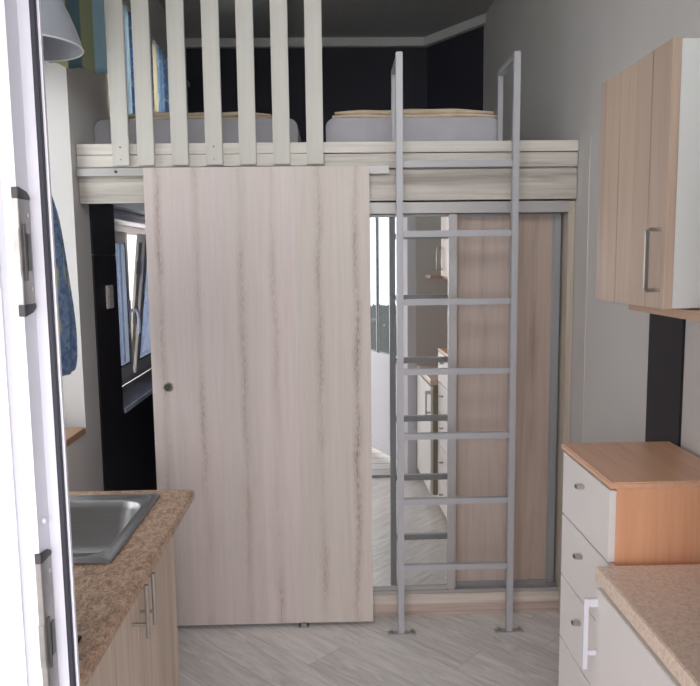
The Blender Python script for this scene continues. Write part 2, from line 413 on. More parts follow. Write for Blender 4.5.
# black-brown cladding on the left wall beyond the loft beam
bm = boxes((XL, XL + .008, 3.303, 3.645, 1.679, 1.925), (XL, XL + .008, 3.303, 3.645, .0, 1.676), (XL, XL + .008, 3.645, YB, .0, .885), (XL, XL + .008, 5.25, YB, .885, 1.925))
struct('wall_left.001', bm, 'clad', 'black-brown panelling on the left wall of the passage below the loft', 'wall')
# navy board on the right wall and the wood strip above it
struct('trim_1', box(XR - .008, XR, 2.165, 2.40, 0, 1.95), 'navy_gloss', 'black-navy vertical board on the right wall above the chest of drawers', 'wall board')
struct('trim_2', box(XR - .003, XR, 3.03, 3.165, 0, 2.13), 'wall', 'white upright strip on the right wall beside the wardrobe', 'trim')
# cornice of the back wall
def off(p, d): return p
cor = [(XL + .0, YB - .045), (.712, YB - .045), (XR, 5.13), (XR, 5.20), (.737, YB), (XL, YB)]
struct('trim_3', prism(bmesh.new(), cor, 'Z', ZC - .062, ZC - .0), 'cornice', 'white cornice between the navy back wall and the ceiling', 'trim')
struct('trim_4', boxes((XL, XL + .03, 3.4, YB - .05, 2.93, 2.965), bev=.004), 'trim', 'white curtain board running up the left wall above the loft curtains', 'trim')

# ------------------------------------------------------------------ entrance door frame (open leaf outside)
TX0, TX1 = -.80, .90  # sides of an added, unseen transom opening that lights the upper room
struct('wall_front', boxes((XL - .3, DX0, .98, YF, 0, 2.36), (DX1, XR + .2, .98, YF, 0, 2.36), (DX0, DX1, .98, YF, DZ, 2.36), (XL - .3, TX0, .98, YF, 2.36, ZC + .1), (TX1, XR + .2, .98, YF, 2.36, ZC + .1), (TX0, TX1, .98, YF, 3.12, ZC + .1)), 'wall', 'white wall around the entrance doorway', 'wall')
w4 = bpy.data.objects.new('added_transom', None); COL.objects.link(w4); w4['kind'] = 'structure'; w4.location = (.05, 1.04, 2.36)
w4['label'] = 'white plastic transom window, unseen, added above the entrance doorway to light the upper room'; w4['category'] = 'window'
obj('window_frame', boxes((TX0, TX0 + .06, 1.0, 1.06, 2.36, 3.12), (TX1 - .06, TX1, 1.0, 1.06, 2.36, 3.12), (TX0 + .06, TX1 - .06, 1.0, 1.06, 2.36, 2.42), (TX0 + .06, TX1 - .06, 1.0, 1.06, 3.06, 3.12), bev=.004), 'pvc', w4)
obj('window_pane', box(TX0 + .06, TX1 - .06, 1.025, 1.035, 2.42, 3.06), 'glass', w4)
w3 = bpy.data.objects.new('window_3', None); COL.objects.link(w3); w3['kind'] = 'structure'; w3.location = (XL - .25, 4.31, 2.33)
w3['label'] = 'white window behind the striped curtains on the loft'; w3['category'] = 'window'
obj('window_frame', boxes((XL - .28, XL - .21, 3.75, 3.81, 2.33, 2.90), (XL - .28, XL - .21, 4.81, 4.87, 2.33, 2.90), (XL - .28, XL - .21, 3.81, 4.81, 2.33, 2.39), (XL - .28, XL - .21, 3.81, 4.81, 2.84, 2.90), bev=.004), 'pvc', w3)
obj('window_pane', box(XL - .25, XL - .24, 3.81, 4.81, 2.39, 2.84), 'glass', w3)
d1 = bpy.data.objects.new('door_1', None); COL.objects.link(d1); d1['kind'] = 'structure'
d1['label'] = 'white plastic entrance door frame with strike plates and black seal'; d1['category'] = 'door frame'
LX, RX = -.4135, .602            # rebate faces left and right
def jamb(sgn, x):
    pts = [(x, .983), (x, 1.022), (x + .0290 * sgn, 1.022), (x + .0290 * sgn, 1.028), (x + .004 * sgn, 1.085), (x - .094 * sgn, 1.085), (x - .094 * sgn, .972), (x - .024 * sgn, .972), (x - .024 * sgn, .977), (x - .018 * sgn, .983)]
    return prism(bmesh.new(), pts, 'Z', 0, DZ)
obj('jamb', jamb(1, LX), 'pvc', d1, label='left upright of the frame'); obj('jamb', jamb(-1, RX), 'pvc', d1, label='right upright of the frame')
obj('head', boxes((LX + .0305, RX - .0305, 1.022, 1.085, 2.05, DZ), (LX, RX, .97, 1.022, 2.08, DZ)), 'pvc', d1)
obj('threshold', boxes((LX + .033, RX - .033, .93, 1.085, 0, .018), bev=.003), 'alu', d1, label='grey metal threshold')
obj('seal', box(LX + .0175, LX + .0260, 1.016, 1.022, .02, 2.05, bev=.0015), 'gasket', d1, label='black rubber seal')
obj('seal', box(RX - .0275, RX - .0190, 1.016, 1.022, .02, 2.05, bev=.0015), 'gasket', d1, label='black rubber seal')
for z0, z1 in ((1.577, 1.748), (.975, 1.247)):
    sp = obj('strike_plate', boxes((LX - .0062, LX + .0016, .981, .983, z0 + .016, z1 - .015), (LX, LX + .0020, .983, 1.018, z0 + .016, z1 - .015), bev=.0005), 'steel_dull', d1, label='grey metal strike plate')
    zc = (z0 + z1) / 2
    obj('latch_slot', boxes((LX + .0020, LX + .0042, .990, .996, zc - .038, zc + .038), (LX + .0020, LX + .0034, 1.001, 1.012, zc - .025, zc + .025), bev=.0005), 'steel_dark', sp)
    obj('latch_edge', box(LX - .0068, LX + .001, .9795, .981, zc - .032, zc + .032, bev=.0005), 'steel_dull', sp)
    for q_, (a, b) in enumerate(((z0, z0 + .016), (z1 - .015, z1))):
        cap = prism(bmesh.new(), [(.983, a), (1.008, a + (.004 if not q_ else 0)), (1.018, a + (.010 if not q_ else 0)), (1.018, b - (.010 if q_ else 0)), (1.008, b - (.004 if q_ else 0)), (.983, b)], 'X', LX, LX + .0028)
        bx(cap, LX - .0062, LX + .0028, .9805, .983, a, b, bev=.0008)
        obj('end_cap', cap, 'blk_plastic', sp, label='black plastic end cap')
    for zz in (z0 + .036, z1 - .036):
        obj('screw', cyl(bmesh.new(), (LX + .002, 1.008, zz), (LX + .0030, 1.008, zz), .0030, 12), 'chrome', sp)
obj('screw_cap', cyl(bmesh.new(), (LX, 1.006, 1.286), (LX + .004, 1.006, 1.286), .006, 16, .0045), 'pvc', d1)

# door leaf, hinged on the right of the frame and standing open outside
lf = bpy.data.objects.new('door_2', None); COL.objects.link(lf); lf['kind'] = 'structure'
lf['label'] = 'open white half-glazed entrance door, seen only in the mirror'; lf['category'] = 'door'
def leaf(bm):
    return bm
Lw = .92
LEAF_ANG = math.atan2(-.30, .95)
def leaf_obj(name, bm, mat, parent=lf, label=None):
    o = obj(name, bm, mat, parent, label=label); return o
frame = boxes((0, .09, -.035, .035, .03, 2.09), (Lw - .09, Lw, -.035, .035, .03, 2.09), (.09, Lw - .09, -.035, .035, .03, .13), (.09, Lw - .09, -.035, .035, 2.0, 2.09), (.09, Lw - .09, -.035, .035, .76, .86), bev=.004)
leaf_obj('leaf_frame', frame, 'pvc')
leaf_obj('infill_panel', box(.09, Lw - .09, -.014, .014, .13, .76), 'pvc', label='solid white lower panel')
leaf_obj('glass_pane', box(.09, Lw - .09, -.006, .006, .86, 2.0), 'glass_pale')
leaf_obj('glazing_bar', box(.62, .632, -.012, .012, .86, 2.0), 'pvc_old')
hd = leaf_obj('door_handle', boxes((Lw - .06, Lw - .03, .035, .043, .95, 1.17), (Lw - .055, Lw - .035, .04, .08, 1.10, 1.12), (Lw - .16, Lw - .035, .066, .082, 1.098, 1.122), bev=.003), 'pvc')
lf.location = (.668, .93, 0)
lf.rotation_euler = (0, 0, -math.pi / 2 - .372)

# terrace outside
s = N('terrace_tiles'); c = s.coords()
br = s.n('ShaderNodeTexBrick'); tt = s.n('ShaderNodeTexCoord'); s.l(tt.outputs['Object'], br.inputs['Vector'])
br.inputs['Scale'].default_value = 1.; br.inputs['Brick Width'].default_value = .6; br.inputs['Row Height'].default_value = .16; br.inputs['Mortar Size'].default_value = .006
br.inputs['Color1'].default_value = lin((206, 202, 196)); br.inputs['Color2'].default_value = lin((192, 188, 184)); br.inputs['Mortar'].default_value = lin((110, 106, 102))
M['terrace'] = s.fin(br.outputs['Color'], .6)
struct('added_canopy', box(-3, 3.5, -.9, .975, 2.20, 2.30), 'trim', 'white unseen canopy added over the terrace to shade the entrance door', 'canopy')  # unseen slab added to keep high sky light off the door frame
struct('floor.001', box(-4, 5, -7, .965, -.14, -.02), 'terrace', 'grey plank-tiled terrace outside the entrance door', 'terrace')

# ------------------------------------------------------------------ kitchen window in the niche
w1 = bpy.data.objects.new('window_1', None); COL.objects.link(w1); w1['kind'] = 'structure'; w1.location = (XL - .25, 2.48, .93)
w1['label'] = 'white plastic kitchen window deep in the left wall niche'; w1['category'] = 'window'
x0, x1 = XL - .28, XL - .21
obj('window_frame', boxes((x0, x1, 1.85, 1.92, .947, 2.453), (x0, x1, 3.04, 3.11, .947, 2.453), (x0, x1, 1.92, 3.04, .947, 1.017), (x0, x1, 1.92, 3.04, 2.383, 2.453), (x0, x1, 2.44, 2.52, 1.017, 2.383), bev=.004), 'pvc', w1)
obj('window_pane', box(x0 + .03, x0 + .04, 1.92, 2.44, 1.017, 2.383), 'glass', w1); obj('window_pane', box(x0 + .03, x0 + .04, 2.52, 3.04, 1.017, 2.383), 'glass', w1)
tag(obj('window_sill', box(XL - .20, XL + .012, 1.86, 3.075, .917, .946, bev=.003), 'sill_wood'), 'brown wooden window sill ending above the back of the sink worktop', 'window sill')

# ------------------------------------------------------------------ passage window (one sash tilted in)
w2 = bpy.data.objects.new('window_2', None); COL.objects.link(w2); w2['kind'] = 'structure'; w2.location = (-1.28, 4.45, .9)
w2['label'] = 'white plastic window under the loft with one sash tilted inwards'; w2['category'] = 'window'
a, b = -1.335, -1.265
obj('window_frame', boxes((a, b, 3.65, 3.71, .906, 1.86), (a, b, 5.19, 5.25, .906, 1.86), (a, b, 3.71, 5.19, .906, .99), (a, b, 3.71, 5.19, 1.81, 1.86), (a, b, 4.38, 4.42, .99, 1.81), bev=.003), 'pvc_old', w2)
def sash(y0, y1, tilt, nm):
    bm = boxes((0, .055, y0, y0 + .06, 0, .84), (0, .055, y1 - .06, y1, 0, .84), (0, .055, y0 + .06, y1 - .06, 0, .08), (0, .055, y0 + .06, y1 - .06, .77, .84), bev=.003)
    pn = box(.022, .032, y0 + .06, y1 - .06, .08, .77)
    gk = boxes((.0545, .057, y0 + .052, y0 + .06, .07, .78), (.0545, .057, y1 - .06, y1 - .052, .07, .78), (.0545, .057, y0 + .06, y1 - .06, .072, .08), bev=0.)
    hw = boxes((.018, .034, y0 - .003, y0, .05, .79), (.014, .038, y0 - .006, y0 - .002, .30, .40), (.014, .038, y0 - .006, y0 - .002, .60, .68))
    R = Matrix.Translation((-1.262, 0, .975)) @ Matrix.Rotation(tilt, 4, 'Y')
    for q in (bm, pn, gk, hw): bmesh.ops.transform(q, matrix=R, verts=q.verts)
    so = obj('sash', bm, 'pvc_old', w2, label=nm)
    obj('pane', pn, 'glass_blue', so); obj('seal', gk, 'gasket', so)
    if tilt: obj('edge_hardware', hw, 'steel_dark', so)
    else: hw.free()
    return so
sc1 = sash(3.73, 4.365, 0., 'closed sash'); sc2 = sash(4.425, 5.17, .115, 'sash tilted inwards')
bm = tube(bmesh.new(), [(-1.205, 4.335, 1.36), (-1.165, 4.337, 1.355), (-1.155, 4.34, 1.34), (-1.150, 4.345, 1.27), (-1.155, 4.35, 1.22)], .010, 10)
bx(bm, -1.207, -1.198, 4.32, 4.35, 1.30, 1.42, bev=.002)
obj('window_handle', bm, 'pvc', sc1, smooth=True, label='white window handle')
obj('blind_box', prism(bmesh.new(), [(-1.335, 1.862), (-1.20, 1.862), (-1.175, 1.875), (-1.165, 1.90), (-1.175, 1.928), (-1.335, 1.928)], 'Y', 3.67, 5.22), 'pvc', w2, label='white rounded blind box')
ws = thing('window_sill', 'dark grey window sill with a white front edge in the passage', 'window sill', (-1.17, 4.45, .88))
obj('sill_board', box(-1.262, XL + .012, 3.65, 5.245, .885, .905), 'sill_grey', ws); obj('edge_strip', box(XL + .012, XL + .018, 3.65, 5.245, .883, .907), 'pvc', ws, label='white front edge')

# ------------------------------------------------------------------ sleeping loft
lp = thing('loft_platform', 'whitewashed wooden sleeping loft platform spanning from wall to wall', 'loft platform', (0, 3.17, 1.9))
obj('deck', box(XL + .003, XR - .003, 3.205, YB - .55, 1.93, 2.132), 'trim', lp)
obj('edge_board', box(XL + .003, XR - .003, 3.168, 3.204, 2.094, 2.139, bev=.002), 'rail', lp, label='white top edge board')
obj('edge_board', box(XL + .003, -.03, 3.168, 3.204, 2.042, 2.092, bev=.002), 'rail', lp, label='white lower edge board')
obj('edge_board', box(-.028, XR - .003, 3.172, 3.204, 2.030, 2.090, bev=.002), 'beam', lp, label='grained grey board')
obj('fascia_board', box(XL + .003, XR - .003, 3.176, 3.204, 1.893, 2.022, bev=.002), 'beam', lp, label='wide whitewashed board with wavy grain')
obj('soffit', box(XL + .02, XR - .003, 3.206, YB - .55, 1.918, 1.928), 'trim', lp)

rl = thing('loft_railing', 'white wooden railing of upright boards on the left of the loft', 'railing', (-.47, 3.155, 2.05))
BX = [-.881, -.776, -.634, -.491, -.350, -.208, -.067]
for i, x in enumerate(BX):
    b_ = obj('baluster', box(x - .0355, x + .0355, 3.145, 3.165, 2.046, 3.0, bev=.0025), 'baluster', rl, origin=(x + .0, 3.155, 2.05 + .0))
    if i in (0, 3):
        obj('screw', box(x - .003, x + .003, 3.1435, 3.1455, 2.118, 2.124), 'steel_dark', b_); obj('screw', box(x - .002, x + .002, 3.1435, 3.1455, 2.068, 2.072), 'steel_dark', b_)
obj('top_rail', box(-.95, -.02, 3.166, 3.19, 2.93, 3.0, bev=.003), 'rail', rl)

tk = thing('sliding_door_track', 'metal hanging track under the loft edge above the big sliding door', 'door track', (-.4, 3.155, 2.0))
obj('track_rail', boxes((XL + .006, .245, 3.148, 3.1665, 2.030, 2.036), (XL + .006, .245, 3.148, 3.151, 2.008, 2.03), (XL + .006, .245, 3.148, 3.166, 2.004, 2.008)), 'alu', tk)
obj('bolt', cyl(bmesh.new(), (-.905, 3.144, 2.021), (-.905, 3.148, 2.021), .006, 12), 'blk_plastic', tk)

sd = thing('sliding_door', 'large bleached oak sliding door hanging below the loft railing', 'sliding door', (-.32, 3.13, .018))
obj('panel', box(-.785, .160, 3.122, 3.142, .018, 2.034, bev=.0012), 'door_wood', sd)
bm = lathe(bmesh.new(), [(.0, .0), (.012, .0), (.014, .004), (.020, .004), (.021, .0), (.021, -.002), (0, -.002)], n=28, close=False)
bmesh.ops.transform(bm, matrix=Matrix.Translation((-.717, 3.122, 1.105)) @ Matrix.Rotation(math.pi / 2, 4, 'X'), verts=bm.verts)
pl = obj('finger_pull', bm, 'chrome', sd, smooth=True, label='round nickel finger pull')
obj('pull_recess', cyl(bmesh.new(), (-.717, 3.1195, 1.105), (-.717, 3.1215, 1.105), .0115, 20), 'steel_dark', pl)
tag(obj('floor_guide', boxes((-.175, -.13, 3.112, 3.152, 0, .006), (-.165, -.14, 3.112, 3.119, .006, .022), bev=.001), 'steel_dull'), 'small grey floor guide under the big sliding door', 'floor guide')

# mattresses and blankets
def mattress(x0, x1, label):
    t = thing('mattress', label, 'mattress', ((x0 + x1) / 2, 4.2, 2.14), 'mattresses on the sleeping loft')
    r = .042; pts = [(x0 + .006, 2.141), (x1 - .006, 2.141), (x1, 2.15)]
    pts += [(x1 - r + r * math.cos(q), 2.284 - r + r * math.sin(q)) for q in [math.pi / 2 * k / 8 for k in range(9)]]
    pts += [(x0 + r - r * math.sin(q), 2.284 - r + r * math.cos(q)) for q in [math.pi / 2 * k / 8 for k in range(9)]] + [(x0, 2.15)]
    o = obj('cover', prism(bmesh.new(), pts, 'Y', 3.42, 5.10), 'mattress', t, smooth=True)
    m2 = bmesh.new()
    tube(m2, [(x0 + .006, 3.419, 2.158), (x1 - .006, 3.419, 2.158)], .003, 8)
    obj('piping', m2, 'mattress', t, smooth=True)
mattress(XL + .004, -.150, 'grey-white mattress on the loft behind the white railing')
mattress(-.022, .775, 'grey-white mattress on the loft behind the ladder top')
def blanket(x0, x1, label, seed, h):
    """folded cover: two soft folded layers, rounded fold to the front"""
    rnd = random.Random(seed)
    bm = bmesh.new(); nx, ny = 36, 14
    for layer in range(2):
        z0 = 2.286 + layer * h * .48; th = h * .50; g = []
        n_s = 12
        ph = rnd.random() * 6
        for i in range(nx + 1):
            u = i / nx; x = x0 + (x1 - x0) * u + (.012 * layer if u < .5 else -.010 * layer)
            env = min(1, 6 * u, 6 * (1 - u)) ** .5 if 0 < u < 1 else .25
            y0 = 3.435 + .012 * math.sin(9 * u + ph) + .010 * layer
            hh = th * (.55 + .45 * env) * (1 + .06 * math.sin(11 * u + ph * 2))
            sag = .0015 * math.sin(21 * u + ph)
            lift = (h * .20 * math.sin(math.pi * u) if layer else 0)
            prof = []
            for k in range(n_s + 1):
                a_ = -math.pi / 2 + math.pi * k / n_s
                prof.append((y0 + hh / 2 - hh / 2 * math.cos(a_) * 1.3, z0 + hh / 2 + hh / 2 * math.sin(a_) + sag * (k / n_s) + lift * k / n_s))
            prof.append((4.5, z0 + hh + lift)); prof.append((4.5, z0))
            g.append([bm.verts.new((x, p[0], max(p[1], 2.2855))) for p in prof])
        for A, B in zip(g, g[1:]):
            for k in range(len(A)): bm.faces.new((A[k], A[(k + 1) % len(A)], B[(k + 1) % len(B)], B[k]))
        bm.faces.new(g[0]); bm.faces.new(g[-1][::-1])
    bmesh.ops.recalc_face_normals(bm, faces=bm.faces)
    tag(obj('folded_blanket', bm, 'blanket', smooth=True), label, 'blanket', 'folded blankets on the loft mattresses')
blanket(-.945, -.262, 'folded cream blanket on the mattress behind the railing', 3, .030)
blanket(.008, .765, 'folded cream blanket on the mattress behind the ladder top', 5, .036)

# ------------------------------------------------------------------ wardrobe
wd = thing('wardrobe', 'built-in sliding door wardrobe with mirror below the loft', 'wardrobe', (.55, 3.5, 0))
obj('side_panel', box(1.031, 1.060, 3.195, 3.80, 0, 1.885, bev=.001), 'ward_trim', wd, label='bleached oak upright')
obj('side_panel', box(.075, .10, 3.21, 3.80, 0, 1.885, bev=.001), 'ward_trim', wd)
obj('back_panel', box(.10, 1.031, 3.78, 3.80, .06, 1.885), 'white_side', wd)
obj('top_track', boxes((.10, 1.031, 3.190, 3.30, 1.838, 1.886), bev=.002), 'alu', wd, label='satin aluminium top track')
obj('bottom_board', box(.10, 1.031, 3.198, 3.79, .058, .106, bev=.002), 'ward_board', wd, label='pale wooden bottom board')
obj('bottom_track', boxes((.10, 1.031, 3.206, 3.212, .106, .120), (.10, 1.031, 3.212, 3.30, .106, .110), (.10, 1.031, 3.262, 3.266, .110, .116)), 'alu', wd)
obj('plinth', box(.10, 1.031, 3.207, 3.225, 0, .057), 'plinth_wood', wd)
# mirror door in front, a hair out of parallel with the room
md = obj('mirror_door', boxes((.509, .547, 3.204, 3.244, .121, 1.836), (.112, .140, 3.204, 3.244, .121, 1.836), (.140, .509, 3.205, 3.244, .121, .141), (.140, .509, 3.228, 3.244, 1.822, 1.836), bev=.004), 'alu', wd, label='aluminium framed mirror door')
mp = obj('mirror_pane', box(.138, .512, -.0025, .0025, .138, 1.824), 'mirror', md, origin=(.33, 0, 0), label='mirror')
MIRROR_ROT = .012
mp.location = Vector((.33, 3.216, 0)) - wpos(md); mp.rotation_euler = (0, 0, MIRROR_ROT)
wd2 = obj('wood_door', box(.547, .985, 3.272, 3.284, .124, 1.834), 'ward_wood', wd, label='bleached oak sliding door')
obj('door_stile', box(.985, 1.022, 3.262, 3.292, .114, 1.836, bev=.005), 'alu_shade', wd2)
obj('door_stile', box(.515, .547, 3.266, 3.292, .114, 1.836, bev=.003), 'alu_shade', wd2)
obj('door_rail', box(.547, .985, 3.266, 3.290, .114, .130), 'alu_shade', wd2); obj('door_rail', box(.547, .985, 3.266, 3.290, 1.826, 1.836), 'alu_shade', wd2)

# ------------------------------------------------------------------ ladder
ld = thing('loft_ladder', 'silver grey steel loft ladder bolted to the floor before the wardrobe', 'ladder', (.515, 3.04, 0))
XA, XB = .283, .754
def rail_bm(x, yb):
    bm = bmesh.new()
    bx(bm, x - .0135, x + .0135, 3.025, 3.055, .006, 2.468, bev=.002)
    bx(bm, x - .011, x + .011, 3.055, yb - .012, 2.442, 2.464, bev=.002)
    bx(bm, x - .011, x + .011, yb - .012, yb + .012, 2.141, 2.464, bev=.002)
    return bm
obj('side_rail', rail_bm(XA - .004, 3.29), 'ladder', ld); obj('side_rail', rail_bm(XB + .002, 3.33), 'ladder', ld)
for z in (.307, .603, .890, 1.169, 1.463, 1.745, 2.027):
    obj('rung', box(XA + .0105, XB - .0125, 3.027, 3.053, z - .013, z + .013, bev=.002), 'ladder', ld)
for x in (XA - .002, XB + .002):
    fp = obj('foot_plate', box(x - .062, x + .062, 3.022, 3.058, 0, .006, bev=.001), 'ladder', ld)
    for dx in (-.045, .045):
        obj('bolt', cyl(cyl(bmesh.new(), (x + dx, 3.04, .006), (x + dx, 3.04, .009), .013, 16), (x + dx, 3.04, .009), (x + dx, 3.04, .018), .008, 6), 'chrome', fp)

# ------------------------------------------------------------------ left: sink cabinet, worktop, sink
sk = thing('sink_cabinet', 'light oak kitchen base cabinet with two bar handles under the sink', 'kitchen cabinet', (-.8, 1.85, 0))
CB0, CB1 = 1.125, 2.30
obj('body', boxes((XL + .03, -.552, CB1 - .018, CB1, .0, .69), (-.60, -.552, CB1 - .018, CB1, .69, .815), (XL + .03, -.552, CB0, CB0 + .018, .0, .815), (XL + .03, XL + .04, CB0, CB1, .08, .815), (XL + .03, -.552, CB0, CB1, .08, .098)), 'kitchen_wood', sk)
obj('kick_board', box(-.60, -.585, CB0 + .02, CB1 - .02, 0, .08), 'kitchen_wood', sk)
for y0, y1, yh in ((CB0, 1.396, 1.17), (1.400, 1.848, 1.805), (1.852, CB1, 1.876)):
    dr = obj('cabinet_door', box(-.550, -.531, y0, y1, .085, .812, bev=.0015), 'kitchen_wood', sk)
    bm = bmesh.new()
    cyl(bm, (-.492, yh, .676), (-.492, yh, .8195), .006, 14)
    for zz in (.712, .813): cyl(bm, (-.492, yh, zz), (-.531, yh, zz), .005, 12)
    obj('bar_handle', bm, 'chrome', dr, smooth=True, label='brushed nickel bar handle')
# worktop with a cut-out for the bowl
wt = bmesh.new()
pts = [(XL + .006, .822), (-.500, .822), (-.493, .826), (-.490, .834), (-.490, .848), (-.494, .857), (-.502, .860), (XL + .006, .860)]
def slab(bm, xa, xb, ya, yb):
    bx(bm, xa, xb, ya, yb, .822, .860)
prism(wt, [(x if x > -.6 else -.61, z) for x, z in pts], 'Y', 1.115, 2.462)
slab(wt, XL + .006, -.61, 2.385, 2.462); slab(wt, XL + .006, -.61, 1.115, 1.875); slab(wt, XL + .006, -1.0, 1.875, 2.385)
tag(obj('worktop', wt, 'worktop_left'), 'brown marbled kitchen worktop around the steel sink', 'worktop')

sn = thing('kitchen_sink', 'rectangular stainless steel sink set into the brown worktop', 'sink', (-.8, 2.12, .86))
SX0, SX1, SY0, SY1 = -1.03, -.592, 1.845, 2.405
bm = bmesh.new()
def rrect(x0, x1, y0, y1, r, z, n=6):
    out = []
    for cx, cy, a0 in ((x1 - r, y1 - r, 0), (x0 + r, y1 - r, 90), (x0 + r, y0 + r, 180), (x1 - r, y0 + r, 270)):
        for k in range(n + 1):
            t = math.radians(a0 + 90 * k / n); out.append(bm.verts.new((cx + r * math.cos(t), cy + r * math.sin(t), z)))
    return out
loops = [rrect(SX0, SX1, SY0, SY1, .012, .8605), rrect(SX0, SX1, SY0, SY1, .012, .866), rrect(SX0 + .012, SX1 - .012, SY0 + .012, SY1 - .012, .02, .8665),
         rrect(SX0 + .016, SX1 - .016, SY0 + .016, SY1 - .016, .02, .864),
         rrect(-.985, -.628, 1.888, 2.352, .075, .864), rrect(-.981, -.632, 1.892, 2.348, .075, .860), rrect(-.974, -.640, 1.900, 2.340, .075, .84), rrect(-.955, -.66, 1.92, 2.32, .07, .725), rrect(-.935, -.68, 1.94, 2.30, .06, .705), rrect(-.84, -.78, 2.09, 2.15, .028, .700)]
for A, B in zip(loops, loops[1:]):
    for j in range(len(A)): bm.faces.new((A[j], A[(j + 1) % len(A)], B[(j + 1) % len(A)], B[j]))
bmesh.ops.recalc_face_normals(bm, faces=bm.faces)
bowl = obj('bowl', bm, 'stainless', sn, smooth=True)
obj('drain', lathe(bmesh.new(), [(.040, .002), (.040, .006), (.030, .004), (.010, .002), (.010, .0), (.03, .0)], (-.81, 2.12, .699), 28), 'chrome', sn, smooth=True)
obj('rim_highlight', tube(bmesh.new(), [(-.70, 2.382, .8655), (-.635, 2.382, .8655), (-.622, 2.376, .8655), (-.616, 2.362, .8655), (-.616, 2.33, .8655)], .003, 8), 'stainless', sn, smooth=True)  # added bead standing in for the highlight on the sink rim corner

hb = thing('hob', 'narrow black glass hob on the brown worktop beside the door frame', 'hob', (-.78, 1.32, .86))
obj('glass_plate', box(-1.04, -.538, 1.176, 1.466, .861, .868, bev=.002), 'tray', hb)
for x in (-.92, -.70):
    obj('heating_zone', lathe(bmesh.new(), [(.075, .8682), (.078, .8686), (.081, .8682)], (x, 1.32, 0), 40), 'steel_dark', hb)

# ------------------------------------------------------------------ right: base cabinet, worktop, chest, wall cabinet
bc = thing('base_cabinet', 'white kitchen base cabinet with white handle under the sand worktop', 'kitchen cabinet', (.87, 1.55, 0))
obj('body', box(.682, XR - .01, 1.125, 1.765, .08, .818, bev=.001), 'raw_side', bc, label='olive beige side boards')
obj('kick_board', box(.735, .75, 1.13, 1.76, 0, .08), 'white_lac', bc)
obj('cabinet_door', box(.662, .680, 1.127, 1.297, .085, .806, bev=.002), 'white_lac', bc)
bd = obj('cabinet_door', box(.662, .680, 1.300, 1.7635, .085, .806, bev=.002), 'white_lac', bc)
bm = boxes((.627, .639, 1.747, 1.759, .592, .782), (.639, .662, 1.747, 1.759, .760, .782), (.639, .662, 1.748, 1.758, .630, .643), bev=.0015)
obj('door_handle', bm, 'pvc', bd, label='white angular bar handle')
wt = prism(bmesh.new(), [(XR - .004, .820), (.664, .820), (.6605, .824), (.660, .830), (.660, .852), (.6625, .858), (.668, .860), (XR - .004, .860)], 'Y', 1.115, 1.768)
tag(obj('worktop', wt, 'worktop_right'), 'sand speckled worktop on the white base cabinet', 'worktop')

cd = thing('chest_of_drawers', 'narrow tall beech chest of five white drawers beside the worktop', 'chest of drawers', (.88, 1.98, 0))
CY0, CY1 = 1.795, 2.180
obj('body', boxes((.722, 1.035, CY0 + .005, CY0 + .021, 0, 1.052), (.722, 1.035, CY1 - .021, CY1 - .005, 0, 1.052), (1.02, 1.035, CY0 + .021, CY1 - .021, .03, 1.052), (.722, 1.02, CY0 + .021, CY1 - .021, .03, .046)), 'beech_side', cd, label='orange beech side panels')
obj('top_board', box(.703, 1.045, CY0 + .001, CY1 + .022, 1.052, 1.070, bev=.004, seg=3), 'beech_top', cd, label='beech top')
zs = [1.050, .854, .657, .452, .248, .045]
for k, zk in enumerate((.997, .790, .588, .37, .16)):
    zt, zb = zs[k] - .0025, zs[k + 1] + .0025
    dw = obj('drawer', box(.704, .7215, CY0 + .004, CY1 - .002, zb, zt, bev=.0012), 'white_lac', cd)
    ky = 1.995
    bm = boxes((.682, .704, ky - .010, ky + .010, zk - .006, zk + .006), bev=.002)
    kb = obj('knob', bm, 'chrome', dw, label='small square nickel knob')
    obj('knob_insert', box(.6805, .682, ky - .008, ky + .008, zk - .0045, zk + .0045), 'steel_dark', kb)
obj('foot_board', box(.74, .755, CY0 + .021, CY1 - .021, 0, .03), 'gap', cd)

wc = thing('wall_cabinet', 'warm oak fronted white wall cabinet above the chest of drawers', 'wall cabinet', (.9, 1.83, 1.525))
obj('body', box(.770, XR - .004, 1.636, 2.062, 1.527, 2.117, bev=.001), 'white_side', wc, label='white cabinet body')
wdr = obj('cabinet_door', box(.750, .7695, 1.6355, 2.066, 1.525, 2.120, bev=.0015), 'wall_cab_wood', wc)
bm = tube(bmesh.new(), [(.750, 1.663, 1.706), (.721, 1.663, 1.706), (.718, 1.663, 1.703), (.718, 1.663, 1.571), (.721, 1.663, 1.568), (.750, 1.663, 1.568)], .0042, 10, square=True)
obj('door_handle', bm, 'chrome', wdr, label='bent square nickel handle')

# board below the wall cabinet, wider towards the doorway
tag(obj('shelf_board', prism(bmesh.new(), [(.80, 1.955), (.80, 1.44), (.715, 1.40), (.715, 1.18), (XR - .003, 1.18), (XR - .003, 1.955)], 'Z', 1.502, 1.5235), 'plank', origin=(.93, 1.6, 1.502)),
    'thin pinkish wooden board fixed under the white wall cabinet', 'shelf')

# light switch
sw = thing('light_switch', 'white double light switch on the black-brown panelling', 'light switch', (XL + .012, 3.505, 1.48))
obj('cover_plate', box(XL + .008, XL + .017, 3.452, 3.545, 1.425, 1.535, bev=.002), 'socket', sw)
obj('rocker', box(XL + .017, XL + .021, 3.464, 3.533, 1.485, 1.525, bev=.001), 'socket', sw); obj('rocker', box(XL + .017, XL + .021, 3.464, 3.533, 1.435, 1.475, bev=.001), 'socket', sw)

